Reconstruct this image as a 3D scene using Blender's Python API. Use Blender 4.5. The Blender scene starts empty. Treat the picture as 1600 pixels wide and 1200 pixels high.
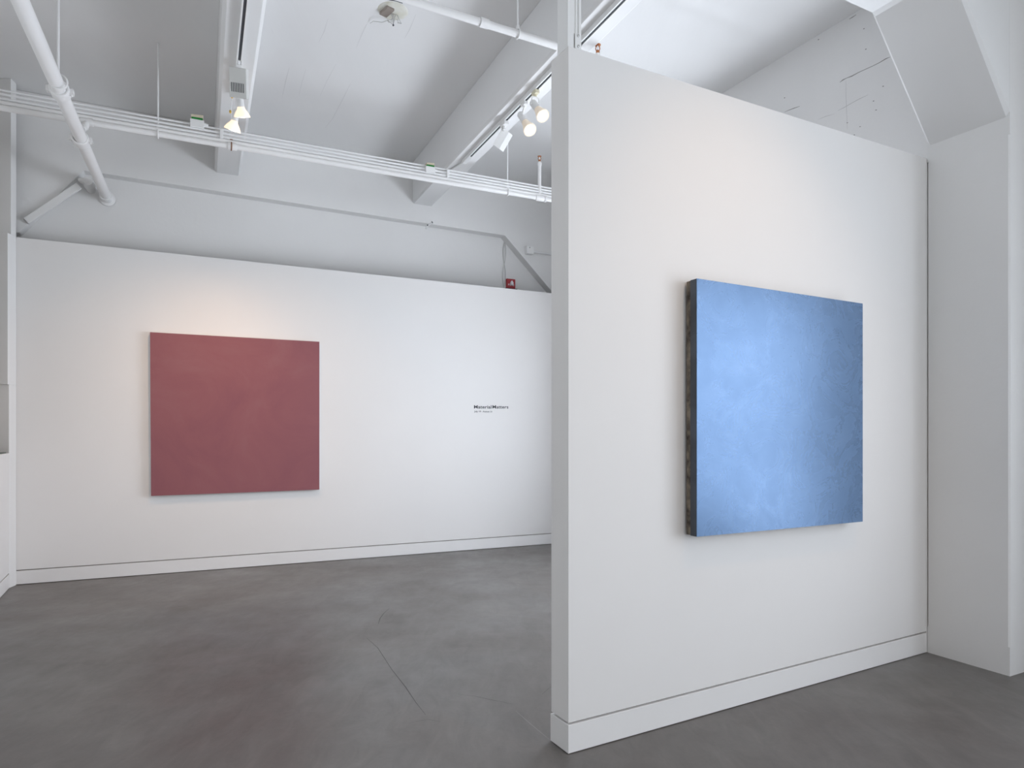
import bpy, bmesh, math, random
from mathutils import Vector, Matrix
random.seed(7)
COL = bpy.context.scene.collection
# ---------------------------------------------------------------- camera model (level camera, shifted lens)
F = 1045.0; CX = 800.0; HY = 672.0; HC = 1.365; S = HC/1.45
def ray(px, py): return Vector(((px-CX)/F, 1.0, (HY-py)/F))
def on_z(px, py, z):
    d = ray(px, py); t = (z-HC)/d.z
    return Vector((d.x*t, t, z))
def ground(px, py): return on_z(px, py, 0.0)
def on_plane(px, py, p, n):
    d = ray(px, py); o = Vector((0, 0, HC))
    return o + d*((p-o).dot(n)/d.dot(n))
def at_y(px, py, Y):
    d = ray(px, py); return Vector((d.x*Y, Y, HC+d.z*Y))
V3 = Vector; UP = V3((0, 0, 1))
def flat(v): return V3((v.x, v.y, 0))
def unit(v): return v.normalized()

# ---------------------------------------------------------------- materials
def mat(name, col, rough=0.6, metal=0.0, spec=0.5, emit=None, estr=0.0):
    m = bpy.data.materials.new(name); m.use_nodes = True
    b = m.node_tree.nodes['Principled BSDF']
    b.inputs['Base Color'].default_value = (*col, 1); b.inputs['Roughness'].default_value = rough
    b.inputs['Metallic'].default_value = metal; b.inputs['Specular IOR Level'].default_value = spec
    if emit:
        b.inputs['Emission Color'].default_value = (*emit, 1); b.inputs['Emission Strength'].default_value = estr
    return m
def ramp(nt, fac, stops):
    r = nt.nodes.new('ShaderNodeValToRGB'); nt.links.new(fac, r.inputs['Fac'])
    e = r.color_ramp.elements
    while len(e) < len(stops): e.new(0.5)
    for el, (p, c) in zip(e, stops): el.position = p; el.color = (*c, 1)
    return r.outputs['Color']
def noise(nt, scale, detail=4, rough=0.5, stretch=None, dist=0.0, rot=0.0):
    tc = nt.nodes.new('ShaderNodeTexCoord'); n = nt.nodes.new('ShaderNodeTexNoise')
    n.inputs['Scale'].default_value = scale; n.inputs['Detail'].default_value = detail
    n.inputs['Roughness'].default_value = rough; n.inputs['Distortion'].default_value = dist
    mp = nt.nodes.new('ShaderNodeMapping')
    if stretch: mp.inputs['Scale'].default_value = stretch
    mp.inputs['Rotation'].default_value = (0, 0, rot)
    nt.links.new(tc.outputs['Object'], mp.inputs['Vector']); nt.links.new(mp.outputs['Vector'], n.inputs['Vector'])
    return n.outputs['Fac']
def bump(nt, h, strength, dist=0.01, chain=None):
    b = nt.nodes.new('ShaderNodeBump'); b.inputs['Strength'].default_value = strength
    b.inputs['Distance'].default_value = dist; nt.links.new(h, b.inputs['Height'])
    if chain: nt.links.new(chain, b.inputs['Normal'])
    return b.outputs['Normal']
def textured(name, c0, c1, scale, rough, bscale, bstr, bdist=0.004, stretch=None, spec=0.4, detail=4, b2=None, rot=0.0):
    m = mat(name, c0, rough, 0, spec); nt = m.node_tree; P = nt.nodes['Principled BSDF']
    nt.links.new(ramp(nt, noise(nt, scale, detail, stretch=stretch, rot=rot), [(0.32, c0), (0.68, c1)]), P.inputs['Base Color'])
    nrm = bump(nt, noise(nt, bscale, 5, 0.6, stretch=stretch, rot=rot), bstr, bdist)
    if b2: nrm = bump(nt, noise(nt, b2[0], 3, 0.5), b2[1], b2[2], nrm)
    nt.links.new(nrm, P.inputs['Normal'])
    return m
M = {}
M['drywall'] = textured('drywall_paint', (0.80, 0.785, 0.77), (0.82, 0.805, 0.79), 0.9, 0.62, 90, 0.10, 0.001)
M['skirt'] = textured('skirting_paint', (0.81, 0.80, 0.79), (0.83, 0.82, 0.81), 2.0, 0.42, 60, 0.06, 0.001)
M['groove'] = mat('groove_shadow_line_backing', (0.28, 0.25, 0.23), 0.8)
M['concrete_paint'] = textured('painted_concrete', (0.775, 0.77, 0.76), (0.80, 0.795, 0.785), 1.3, 0.66, 22, 0.28, 0.004, b2=(1.5, 0.10, 0.02))
M['ceiling'] = textured('painted_board_marked_concrete', (0.775, 0.775, 0.77), (0.80, 0.80, 0.795), 0.8, 0.68, 7, 0.16, 0.004,
                        stretch=(3.2, 0.35, 1), b2=(30, 0.12, 0.002), rot=math.radians(-24.8))
M['beam'] = textured('painted_beam_concrete', (0.77, 0.77, 0.765), (0.80, 0.80, 0.795), 1.1, 0.64, 12, 0.10, 0.003)
M['rough_wall'] = textured('rough_side_wall_plaster', (0.60, 0.57, 0.53), (0.72, 0.69, 0.65), 7, 0.75, 26, 0.6, 0.01)
M['pipe'] = textured('white_gloss_pipe_paint', (0.82, 0.81, 0.80), (0.85, 0.845, 0.84), 3, 0.33, 20, 0.08, 0.001)
M['conduit'] = textured('white_conduit_paint', (0.80, 0.80, 0.80), (0.84, 0.84, 0.84), 3, 0.40, 20, 0.08, 0.001)
M['white_metal'] = mat('white_enamel_metal', (0.84, 0.84, 0.83), 0.35)
M['grey_metal'] = mat('pale_grey_enamel_metal', (0.62, 0.62, 0.60), 0.45)
M['cream_plastic'] = mat('cream_plastic', (0.70, 0.66, 0.50), 0.5)
M['dark'] = mat('dark_slot_and_shadow', (0.05, 0.055, 0.065), 0.5)  # slots and dark parts, also the painted shadow below the strobe
M['steel'] = mat('galvanised_steel', (0.55, 0.55, 0.54), 0.4, 0.8)
M['rust'] = mat('rusty_steel', (0.23, 0.11, 0.06), 0.8)
M['copper'] = mat('copper_coloured_sprinkler_metal', (0.48, 0.20, 0.09), 0.35, 0.7)
M['brass'] = mat('yellow_brass', (0.75, 0.50, 0.10), 0.4, 0.3)
M['green'] = mat('green_terminal_plastic', (0.02, 0.25, 0.045), 0.5)
M['beige'] = mat('beige_cover_plastic', (0.62, 0.55, 0.42), 0.6)
M['red_plate'] = mat('red_alarm_enamel', (0.42, 0.035, 0.045), 0.45)
M['lens'] = mat('clear_white_strobe_lens', (0.85, 0.86, 0.90), 0.15)
M['ink'] = mat('black_vinyl_lettering', (0.02, 0.022, 0.03), 0.6)
M['crack'] = mat('hairline_crack_dirt', (0.25, 0.24, 0.23), 0.9)
M['crack_soft'] = mat('faint_filled_crack', (0.52, 0.51, 0.50), 0.9)
M['floor_crack'] = mat('floor_crack_dirt', (0.075, 0.07, 0.065), 0.7)
M['floor_scratch'] = mat('floor_pale_joint', (0.25, 0.24, 0.225), 0.6)
M['bulb_glass'] = mat('warm_lit_bulb_glass', (0.9, 0.8, 0.65), 0.3, emit=(1.0, 0.70, 0.48), estr=0.10)
M['bulb_face'] = mat('lit_bulb_face', (0.9, 0.85, 0.75), 0.3, emit=(1.0, 0.86, 0.66), estr=5.0)
M['bulb_back'] = mat('glowing_reflector_glass', (0.9, 0.8, 0.65), 0.3, emit=(1.0, 0.74, 0.50), estr=0.62)
M['canvas_edge'] = mat('white_primed_canvas_edge', (0.66, 0.67, 0.68), 0.7)
M['window_frame'] = mat('white_steel_window_frame', (0.7, 0.7, 0.7), 0.5)

def floor_material():
    m = mat('polished_grey_concrete', (0.15, 0.14, 0.13), 0.45, 0, 0.5); nt = m.node_tree; P = nt.nodes['Principled BSDF']
    a = ramp(nt, noise(nt, 0.55, 6, 0.6, dist=0.6), [(0.30, (0.103, 0.087, 0.079)), (0.50, (0.136, 0.124, 0.115)), (0.72, (0.165, 0.160, 0.156))])
    b = ramp(nt, noise(nt, 9, 8, 0.7, stretch=(1, 0.35, 1), dist=1.0, rot=0.4), [(0.3, (0.40, 0.40, 0.40)), (0.7, (0.60, 0.60, 0.60))])
    mx = nt.nodes.new('ShaderNodeMix'); mx.data_type = 'RGBA'; mx.blend_type = 'OVERLAY'; mx.inputs['Factor'].default_value = 0.75
    nt.links.new(a, mx.inputs[6]); nt.links.new(b, mx.inputs[7]); nt.links.new(mx.outputs[2], P.inputs['Base Color'])
    r = ramp(nt, noise(nt, 1.7, 6, 0.65), [(0.3, (0.30,)*3), (0.7, (0.48,)*3)])
    nt.links.new(r, P.inputs['Roughness'])
    n1 = bump(nt, noise(nt, 60, 6, 0.7), 0.14, 0.002)
    nt.links.new(bump(nt, noise(nt, 3, 4, 0.6), 0.10, 0.02, n1), P.inputs['Normal'])
    return m
M['floor'] = floor_material()
def red_paint():
    m = mat('matte_dusky_red_pigment', (0.3, 0.11, 0.12), 0.62, 0, 0.3); nt = m.node_tree; P = nt.nodes['Principled BSDF']
    c = ramp(nt, noise(nt, 1.6, 7, 0.62, dist=0.8), [(0.30, (0.255, 0.092, 0.110)), (0.5, (0.285, 0.105, 0.118)), (0.72, (0.305, 0.128, 0.138))])
    nt.links.new(c, P.inputs['Base Color'])
    nt.links.new(bump(nt, noise(nt, 22, 6, 0.65), 0.22, 0.003), P.inputs['Normal'])
    return m
M['red'] = red_paint()
def blue_paint():
    m = mat('burnished_blue_plaster', (0.21, 0.335, 0.55), 0.34, 0.42, 0.12); nt = m.node_tree; P = nt.nodes['Principled BSDF']
    c = ramp(nt, noise(nt, 2.4, 8, 0.66, dist=1.6), [(0.28, (0.136, 0.218, 0.362)), (0.5, (0.148, 0.236, 0.388)), (0.70, (0.162, 0.252, 0.408))])
    nt.links.new(c, P.inputs['Base Color'])
    r = ramp(nt, noise(nt, 4.0, 8, 0.7, dist=2.2), [(0.30, (0.24,)*3), (0.65, (0.31,)*3)])
    nt.links.new(r, P.inputs['Roughness'])
    n1 = bump(nt, noise(nt, 14, 8, 0.75, dist=1.4), 0.16, 0.004)
    nt.links.new(n1, P.inputs['Normal'])
    return m
M['blue'] = blue_paint()
M['blue_side'] = textured('dark_blue_grey_panel_edge', (0.050, 0.058, 0.070), (0.085, 0.10, 0.125), 9, 0.5, 30, 0.3, 0.003)
M['raw_edge'] = textured('bare_worn_backing_edge', (0.05, 0.038, 0.030), (0.30, 0.25, 0.19), 26, 0.8, 40, 0.5, 0.004)

# ---------------------------------------------------------------- mesh builder
class MB:
    def __init__(s): s.v = []; s.f = []; s.mi = []
    def add(s, vs, fs, mi=0):
        o = len(s.v); s.v += [V3(v) for v in vs]
        for f in fs: s.f.append([i+o for i in f]); s.mi.append(mi)
        return s
    def prism(s, pts, d, mi=0):
        """closed polygon pts swept by vector d"""
        n = len(pts); a = [V3(p) for p in pts]; b = [p+d for p in a]
        return s.add(a+b, [list(range(n))[::-1], list(range(n, 2*n))]+[[i, (i+1) % n, n+(i+1) % n, n+i] for i in range(n)], mi)
    def col(s, foot, z0, z1, mi=0):
        """footprint column; z1 may be a list of heights"""
        n = len(foot); z1s = z1 if isinstance(z1, (list, tuple)) else [z1]*n
        a = [V3((p[0], p[1], z0)) for p in foot]; b = [V3((p[0], p[1], z)) for p, z in zip(foot, z1s)]
        return s.add(a+b, [list(range(n))[::-1], list(range(n, 2*n))]+[[i, (i+1) % n, n+(i+1) % n, n+i] for i in range(n)], mi)
    def box(s, c, ax, hx, ay, hy, az, hz, mi=0):
        vs = [c+ax*(i*hx)+ay*(j*hy)+az*(k*hz) for i in (-1, 1) for j in (-1, 1) for k in (-1, 1)]
        return s.add(vs, [(0, 1, 3, 2), (4, 6, 7, 5), (0, 4, 5, 1), (2, 3, 7, 6), (0, 2, 6, 4), (1, 5, 7, 3)], mi)
    def lathe(s, p, axis, prof, n=24, mi=0, caps=True):
        """prof: (distance along axis, radius)"""
        axis = unit(axis); h = unit(axis.orthogonal()); k = axis.cross(h)
        vs = []; fs = []
        for t, r in prof:
            for i in range(n):
                a = 2*math.pi*i/n
                vs.append(p+axis*t+h*(r*math.cos(a))+k*(r*math.sin(a)))
        for j in range(len(prof)-1):
            for i in range(n):
                fs.append((j*n+i, j*n+(i+1) % n, (j+1)*n+(i+1) % n, (j+1)*n+i))
        if caps:
            fs.append(list(range(n))[::-1]); fs.append([(len(prof)-1)*n+i for i in range(n)])
        return s.add(vs, fs, mi)
    def tube(s, a, b, r, n=16, mi=0): return s.lathe(a, b-a, [(0, r), ((b-a).length, r)], n, mi)
    def path(s, pts, r, n=8, mi=0):
        pts = [V3(p) for p in pts]; rings = []; t0 = unit(pts[1]-pts[0]); h = unit(t0.orthogonal())
        for i, p in enumerate(pts):
            t = unit(pts[min(i+1, len(pts)-1)]-pts[max(i-1, 0)])
            h = unit(h-t*h.dot(t)); k = t.cross(h)
            rings.append([p+h*(r*math.cos(2*math.pi*j/n))+k*(r*math.sin(2*math.pi*j/n)) for j in range(n)])
        vs = [v for R in rings for v in R]; fs = []
        for i in range(len(pts)-1):
            for j in range(n): fs.append((i*n+j, i*n+(j+1) % n, (i+1)*n+(j+1) % n, (i+1)*n+j))
        fs += [list(range(n))[::-1], [(len(pts)-1)*n+j for j in range(n)]]
        return s.add(vs, fs, mi)
    def ring(s, c, axis, R, r, n=24, m=8, mi=0):
        axis = unit(axis); h = unit(axis.orthogonal()); k = axis.cross(h); vs = []; fs = []
        for i in range(n):
            a = 2*math.pi*i/n; d = h*math.cos(a)+k*math.sin(a)
            for j in range(m):
                b = 2*math.pi*j/m; vs.append(c+d*(R+r*math.cos(b))+axis*(r*math.sin(b)))
        for i in range(n):
            for j in range(m):
                fs.append((i*m+j, ((i+1) % n)*m+j, ((i+1) % n)*m+(j+1) % m, i*m+(j+1) % m))
        return s.add(vs, fs, mi)
    def ribbon(s, pts, w, nrm, mi=0):
        """thin crack / mark: raised 0.6 mm, tapering ends"""
        n = len(pts); L = []; R = []
        for i, p in enumerate(pts):
            t = unit(pts[min(i+1, n-1)]-pts[max(i-1, 0)]); q = t.cross(nrm)
            ww = w*(0.35 if i in (0, n-1) else random.uniform(0.6, 1.3))/2
            L.append(p+q*ww+nrm*0.0006); R.append(p-q*ww+nrm*0.0006)
        vs = L+R; return s.add(vs, [(i, i+1, n+i+1, n+i) for i in range(n-1)], mi)
    def build(s, name, mats, parent=None, smooth=False, bevel=0.0, origin=None, seg=2):
        me = bpy.data.meshes.new(name)
        if parent is not None:
            off = V3(parent.get('_o', (0, 0, 0)))
        elif origin is not None: off = V3(origin)
        else:
            xs = [v.x for v in s.v]; ys = [v.y for v in s.v]; zs = [v.z for v in s.v]
            off = V3(((min(xs)+max(xs))/2, (min(ys)+max(ys))/2, min(zs)))
        me.from_pydata([v-off for v in s.v], [], s.f)
        mats = mats if isinstance(mats, (list, tuple)) else [mats]
        for m_ in mats: me.materials.append(m_)
        for p, i in zip(me.polygons, s.mi): p.material_index = i
        bm = bmesh.new(); bm.from_mesh(me); bmesh.ops.recalc_face_normals(bm, faces=bm.faces); bm.to_mesh(me); bm.free()
        o = bpy.data.objects.new(name, me); COL.objects.link(o)
        if parent is not None: o.parent = parent
        else: o.location = off
        OFFS[o.name] = off; o['_o'] = tuple(off)
        if smooth:
            for p in me.polygons: p.use_smooth = True
            md = o.modifiers.new('edges', 'EDGE_SPLIT'); md.split_angle = math.radians(38)
        if bevel:
            b = o.modifiers.new('bevel', 'BEVEL'); b.width = bevel; b.segments = seg; b.limit_method = 'ANGLE'; b.angle_limit = math.radians(30)
        return o
OFFS = {}
def thing(name, loc, label, cat, group=None):
    o = bpy.data.objects.new(name, None); COL.objects.link(o); o.location = loc; o.empty_display_size = 0.1
    o['_o'] = tuple(loc); tag(o, label, cat, group); return o
def tag(o, label, cat, group=None):
    o['label'] = label; o['category'] = cat
    if group: o['group'] = group
    return o
def struct(o, label=None):
    o['kind'] = 'structure'
    if label: o['label'] = label
    return o

# ---------------------------------------------------------------- room frame
U = V3((0.9074, 0.4202, 0)); Vv = V3((-0.4202, 0.9074, 0))       # along the back wall / along the ceiling beams
ZC = HC+3.24*S; ZB = HC+2.75*S; ZX = HC+2.545*S; ZH = HC+1.85*S      # ceiling, beam, cross beam, haunch foot

# back drywall
BA, BB = ground(25, 914), ground(861, 850)
bd = unit(BB-BA); bn = V3((bd.y, -bd.x, 0))                          # bn points into the room
def bw(px, py, off=0.0): return on_plane(px, py, BA+bn*off, bn)      # pixel -> back drywall (off in front of it)
zbl, zbr = bw(25, 370.5).z, bw(861, 458).z
# concrete wall behind it
CA, CB = on_z(110.6, 155.6, ZC), on_z(861, 295, ZC)
cd = unit(flat(CB-CA)); cn = V3((cd.y, -cd.x, 0)); C0 = flat(CA)
def cw(px, py, off=0.0): return on_plane(px, py, C0+cn*off, cn)
def cs(p): return (p-C0).dot(cd)
# right wall frame
RA, RB = on_z(1130, 145, ZC), on_z(1335, 20, ZC)
RN, RFp = ground(1578, 1057), ground(1448.6, 1019.2)                 # column near / far corner at the floor
rv = unit(RFp-RN); ru = V3((rv.y, -rv.x, 0))                         # rv away from camera, ru to the right (into the wall)
RW = flat((RA+RB)/2)
roff = (RW-RN).dot(ru)                                               # how far the wall face stands behind the column face
RW0 = RN+ru*roff
def rw(px, py): return on_plane(px, py, RW0, -ru)
# left wall
LA, LB, LC = ground(24.5, 914.8), ground(14, 919.3), ground(0, 934.5)
ld = unit(LC-LB)                                                     # towards the camera
ln = V3((-ld.y, ld.x, 0))
if ln.x < 0: ln = -ln                                                # into the room
def inter(p, d, q, e):
    den = d.x*e.y-d.y*e.x; t = ((q.x-p.x)*e.y-(q.y-p.y)*e.x)/den
    return p+d*t
BACKV = 5.2                                                          # room depth behind the camera
# ---------------------------------------------------------------- floor
Lup = LB-ln*0.16                                                     # recessed upper left wall plane
cornerBL = inter(Lup, ld, C0-cn*0.12, cd); cornerBR = inter(RW0, rv, C0-cn*0.12, cd)
nearL = cornerBL+ld*11.2; nearR = RW0-rv*5.6
fl = MB()
ftp = [cornerBL-U*0.4+Vv*0.5, cornerBR+U*0.5+Vv*0.5, nearR+ru*0.5, nearL-ln*0.4]
fl.col([(p.x, p.y) for p in ftp], -0.12, 0.0)
def fp(l): return [ground(*q) for q in l]
fl.ribbon(fp([(573, 997), (590, 1012), (612, 1046), (634, 1074), (650, 1098), (665, 1117)]), 0.0045, UP, 1)
fl.ribbon(fp([(806, 1111), (824, 1127), (843, 1143), (860, 1157)]), 0.004, UP, 2)
fl.ribbon(fp([(716, 1085), (742, 1088), (770, 1094), (800, 1100)]), 0.003, UP, 1)
fl.ribbon(fp([(608, 951), (600, 958), (594, 966), (591, 975)]), 0.006, UP, 1)
fl.ribbon(fp([(847, 1085), (855, 1078), (862, 1072)]), 0.003, UP, 1)
fl.ribbon(fp([(640, 1130), (668, 1124), (688, 1128)]), 0.003, UP, 1)
struct(fl.build('floor', [M['floor'], M['floor_crack'], M['floor_scratch']], origin=(0, 0, 0)), 'grey polished concrete floor')

# ---------------------------------------------------------------- ceiling
ce = MB(); ce.col([(p.x, p.y) for p in ftp], ZC, ZC+0.15)
for l in ([(512, 30), (507, 48), (498, 66)], [(452, 105), (447, 124), (441, 152)], [(478, 108), (472, 128), (467, 150)], [(525, 100), (512, 124), (500, 150)], [(573, 38), (566, 52), (556, 76)], [(650, 22), (640, 46), (632, 60)], [(424, 46), (427, 52)], [(548, 130), (538, 150), (520, 185), (508, 200)]):
    ce.ribbon([on_z(x, y, ZC) for x, y in l], 0.007, -UP, 1)
c_o = ce.build('ceiling', [M['ceiling'], mat('faint_ceiling_paint_ridge', (0.70, 0.70, 0.695), 0.7)], origin=(0, 0, ZC)); struct(c_o, 'white painted board-marked concrete ceiling')

# ---------------------------------------------------------------- concrete back wall: infill + perimeter beam with haunches
sL = cs(cornerBL); sR = cs(cornerBR)
def cwp(sv, z, off=0.0): p = C0+cd*sv+cn*off; return V3((p.x, p.y, z))
w = MB()
w.prism([cwp(sL-0.3, 0, -0.12), cwp(sR+0.3, 0, -0.12), cwp(sR+0.3, ZC, -0.12), cwp(sL-0.3, ZC, -0.12)], -cn*0.2)
p1, p2 = cw(131, 285), cw(30, 363)              # left haunch: top, foot
p3, p4 = cw(789, 368), cw(861, 454)             # right haunch
zt = (cw(165, 272).z+cw(600, 339).z+p3.z)/3
zl, zr = cw(165, 273).z, p3.z
s1, s2, s3 = cs(p1), cs(p2), cs(p3); k = (p4-p3); s4 = cs(p4)+(cs(p4)-s3)*0.6; z4 = p4.z+(p4.z-p3.z)*0.6
if s4 > sR-0.02:
    s4n = sR-0.02; z4 = p3.z+(p4.z-p3.z)*(s4n-s3)/(cs(p4)-s3); s4 = s4n
print('haunch', s3, cs(p4), s4, sR, z4)
poly = [(sL, ZC-0.001), (sL, p2.z-0.05), (s2, p2.z), (s1, zl+0.01), (s3, zr), (s4, z4), (s4+0.01, 0.0), (sR, 0.0), (sR, ZC-0.001)]
w.prism([cwp(a, b, -0.12) for a, b in poly], cn*0.12)
struct(w.build('wall_back_upper', M['concrete_paint'], bevel=0.006), 'painted concrete back wall with chamfered haunches, above the drywall')
# diagonal strip on the left haunch
q = MB(); a, b = cw(124, 290, 0.018), cw(41, 346, 0.018); t = unit(b-a); q.box((a+b)/2, t, (b-a).length/2, cn, 0.017, t.cross(cn), 0.030)
tag(q.build('diagonal_brace', M['concrete_paint'], bevel=0.005), 'white diagonal brace strip in the upper left corner beside the big pipe', 'brace')

# drywall on the back wall
t_b = 0.016
bl, br_ = BA, inter(BA, bd, RW0, rv)
zfar = zbl+(zbr-zbl)*((br_-BA).length/(BB-BA).length)
SK = 0.122; GR = 0.009
def panel(mb, a, b, n, z0, za, zb, th, mi=0):
    c, d = b-n*th, a-n*th
    mb.col([(a.x, a.y), (b.x, b.y), (c.x, c.y), (d.x, d.y)], z0, [za, zb, zb, za], mi)
m_ = MB(); panel(m_, bl, br_, bn, SK+GR, zbl, zfar, t_b); panel(m_, bl-bn*t_b, br_-bn*t_b, bn, 0, zbl-0.004, zfar-0.004, 0.05, 1)
struct(m_.build('wall_back', [M['drywall'], M['groove']]), 'white drywall face of the back wall')
m_ = MB(); panel(m_, bl+bn*0.003, br_+bn*0.003, bn, 0.004, SK, SK, t_b+0.003)
struct(m_.build('baseboard_back', M['skirt'], bevel=0.0015), 'white flush baseboard under the back wall')

# ---------------------------------------------------------------- left wall
zled = at_y(7, 712, LB.y).z
Ls = LB+ld*1.6
m_ = MB(); panel(m_, LB-ld*0.0, Ls, ln, SK+GR, zled, zled, t_b); panel(m_, LB-ln*t_b, Ls-ln*t_b, ln, 0, SK+GR+0.002, SK+GR+0.002, 0.142, 1); panel(m_, LB-ln*t_b, Ls-ln*t_b, ln, SK+GR+0.002, zled-0.02, zled-0.02, 0.142)
m_.col([(p.x, p.y) for p in (LB+ln*0.004, Ls+ln*0.004, Ls-ln*0.158, LB-ln*0.158)], zled, zled+0.022)
m_.col([(p.x, p.y) for p in (LB-ln*0.02, Ls-ln*0.02, Ls-ln*0.158, LB-ln*0.158)], zled+0.022, zled+0.030, 2)
struct(m_.build('wall_left', [M['drywall'], M['groove'], mat('dark_green_ledge_edge', (0.10, 0.13, 0.11), 0.6)]), 'low white drywall with a ledge on the left wall')
m_ = MB(); panel(m_, LB+ln*0.003, Ls+ln*0.003, ln, 0.004, SK, SK, t_b+0.003)
struct(m_.build('baseboard_left', M['skirt'], bevel=0.0015), 'white baseboard under the left wall')
m_ = MB(); lfill_gaps = [(2.0, 3.4), (3.7, 4.9)]  # openings added out of view for the left fill lights
def lp(t, d_=0.0): p = cornerBL+ld*t-ln*d_; return (p.x, p.y)
cuts = [0.0]+[c for w_ in lfill_gaps for c in w_]+[11.2]
for i in range(0, len(cuts), 2): m_.col([lp(cuts[i]), lp(cuts[i+1]), lp(cuts[i+1], 0.3), lp(cuts[i], 0.3)], 0, ZC)
for a, b in lfill_gaps:
    m_.col([lp(a), lp(b), lp(b, 0.3), lp(a, 0.3)], 0, 0.95); m_.col([lp(a), lp(b), lp(b, 0.3), lp(a, 0.3)], 3.1, ZC)
struct(m_.build('wall_left_upper', M['rough_wall']), 'rough plastered upper left wall')
# corner pilaster (narrow bright strip)
m_ = MB(); pe = LA-bn*0.02; f_ = [LB, LA, LA-bn*0.02-Vv*0.0, LA-bn*0.14-ln*0.30, LB-ln*0.156]
LBu = on_plane(17.5, 300, LB, ln); LBu = V3((LBu.x, LBu.y, 0))
zj = at_y(18, 370, LA.y).z; zk = at_y(12, 602, LA.y).z
LBm = ground(12.2, 920.2)
lb_up = inter(V3((0, 0, 0)), V3(((17.3-CX)/F, 1, 0)), LA, unit(LA-LB))
lb_mid = inter(V3((0, 0, 0)), V3(((12.0-CX)/F, 1, 0)), LA, unit(LA-LB))
tail = [LA-bn*0.02, LA-bn*0.02-bd*0.25]
def foot(p): return [(q_.x, q_.y) for q_ in [p, LA]+tail]
m_.col(foot(LB), 0, zk); m_.col(foot(lb_mid), zk, zj); m_.col(foot(lb_up), zj, ZC)
struct(m_.build('trim_1', M['concrete_paint'], bevel=0.004), 'narrow white corner pilaster at the left end of the back wall')

# ---------------------------------------------------------------- partition
PA, PB0 = ground(888.3, 1178.3), ground(1448.2, 1019.3)
pd = unit(PB0-PA); pn = V3((pd.y, -pd.x, 0)); TH = 0.134
zpa = on_plane(887, 71.5, PA, pn).z; zpb = on_plane(1448, 247.5, PA, pn).z
PE = PA+pd*((PB0-PA).length-0.004)
def pw(px, py, off=0.0): return on_plane(px, py, PA+pn*off, pn)
m_ = MB()
endf = [PA, PE, PE-pn*TH, PA-pn*TH]
m_.col([(p.x, p.y) for p in endf], SK+GR, [zpa, zpb, zpb, zpa])
i_ = 0.014
core = [PA-pn*i_+pd*i_, PE-pn*i_, PE-pn*(TH-i_), PA-pn*(TH-i_)+pd*i_]
m_.col([(p.x, p.y) for p in core], 0, SK+GR+0.002, 1)
# stretch behind the column, on to the right wall
k0 = RFp+rv*0.012; k1 = k0+ru*(roff-0.0); 
ext = [PE-pn*0.001, PE-pn*TH]
kk = inter(PE-pn*TH, pd, RW0, rv)
kf = inter(PE-pn*0.002, pd, RW0, rv)
m_.col([(p.x, p.y) for p in (PE-pn*0.002, kf, kk, PE-pn*TH)], 0, [zpb]*4)
struct(m_.build('wall_partition', [M['drywall'], M['groove']]), 'white freestanding partition wall carrying the blue painting')
m_ = MB(); e3 = 0.003
bb = [PA+pn*e3-pd*e3, PE+pn*e3, PE-pn*(TH+e3), PA-pn*(TH+e3)-pd*e3]
m_.col([(p.x, p.y) for p in bb], 0.003, SK)
struct(m_.build('baseboard_partition', M['skirt'], bevel=0.0015), 'white baseboard around the partition wall')

# ---------------------------------------------------------------- right wall with tall windows, column, cross beam
wy0, wy1 = 0.95, 3.02                                                # sill and head height
sill = lambda a: 0.30
rwL = (cornerBR-RW0).dot(rv)                                         # far end along rv
colD = (RFp-RN).length
wins = [(-5.0, -3.0), (-2.75, -0.80), (colD+0.35, colD+1.6), (colD+1.8, colD+3.05)]
def rp(v_, d_=0.0): p = RW0+rv*v_+ru*d_; return (p.x, p.y)
m_ = MB(); cuts = [-5.6]
for a, b in wins: cuts += [a, b]
cuts.append(rwL+0.2)
for i in range(0, len(cuts), 2): m_.col([rp(cuts[i]), rp(cuts[i+1]), rp(cuts[i+1], 0.3), rp(cuts[i], 0.3)], 0, ZC)
for a, b in wins:
    m_.col([rp(a), rp(b), rp(b, 0.3), rp(a, 0.3)], 0, sill(a)); m_.col([rp(a), rp(b), rp(b, 0.3), rp(a, 0.3)], wy1, ZC)
rn = -ru
def rpts(l): return [rw(*q_) for q_ in l]
m_.ribbon(rpts([(1312, 129), (1317, 125), (1323, 122), (1331, 119), (1342, 113), (1353, 108), (1364, 103), (1374, 98), (1384, 92), (1391, 89)]), 0.006, rn, 1)
m_.ribbon(rpts([(1226, 175), (1233, 172), (1241, 169), (1250, 166)]), 0.006, rn, 1)
m_.ribbon(rpts([(1309, 173), (1319, 168), (1331, 161), (1344, 154), (1357, 148)]), 0.004, rn, 2)
m_.ribbon(rpts([(1322, 126), (1322, 150), (1323, 175), (1324, 202)]), 0.004, rn, 2)
m_.ribbon(rpts([(1327, 30), (1332, 27), (1338, 23)]), 0.008, rn, 1)
m_.ribbon(rpts([(1278, 187), (1290, 182), (1304, 178)]), 0.003, rn, 2)
for (x, y) in [(1369, 172), (1324, 192), (1380, 135), (1350, 45), (1335, 211), (1226, 153), (1279, 62), (1344, 198), (1353, 77), (1365, 158)]:
    c = rw(x, y); m_.ribbon([c-rv*0.006, c, c+rv*0.006+UP*0.003], 0.008, rn, 1)
struct(m_.build('wall_right', [M['concrete_paint'], M['crack'], M['crack_soft']]), 'white painted concrete right wall with hairline cracks')
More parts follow.
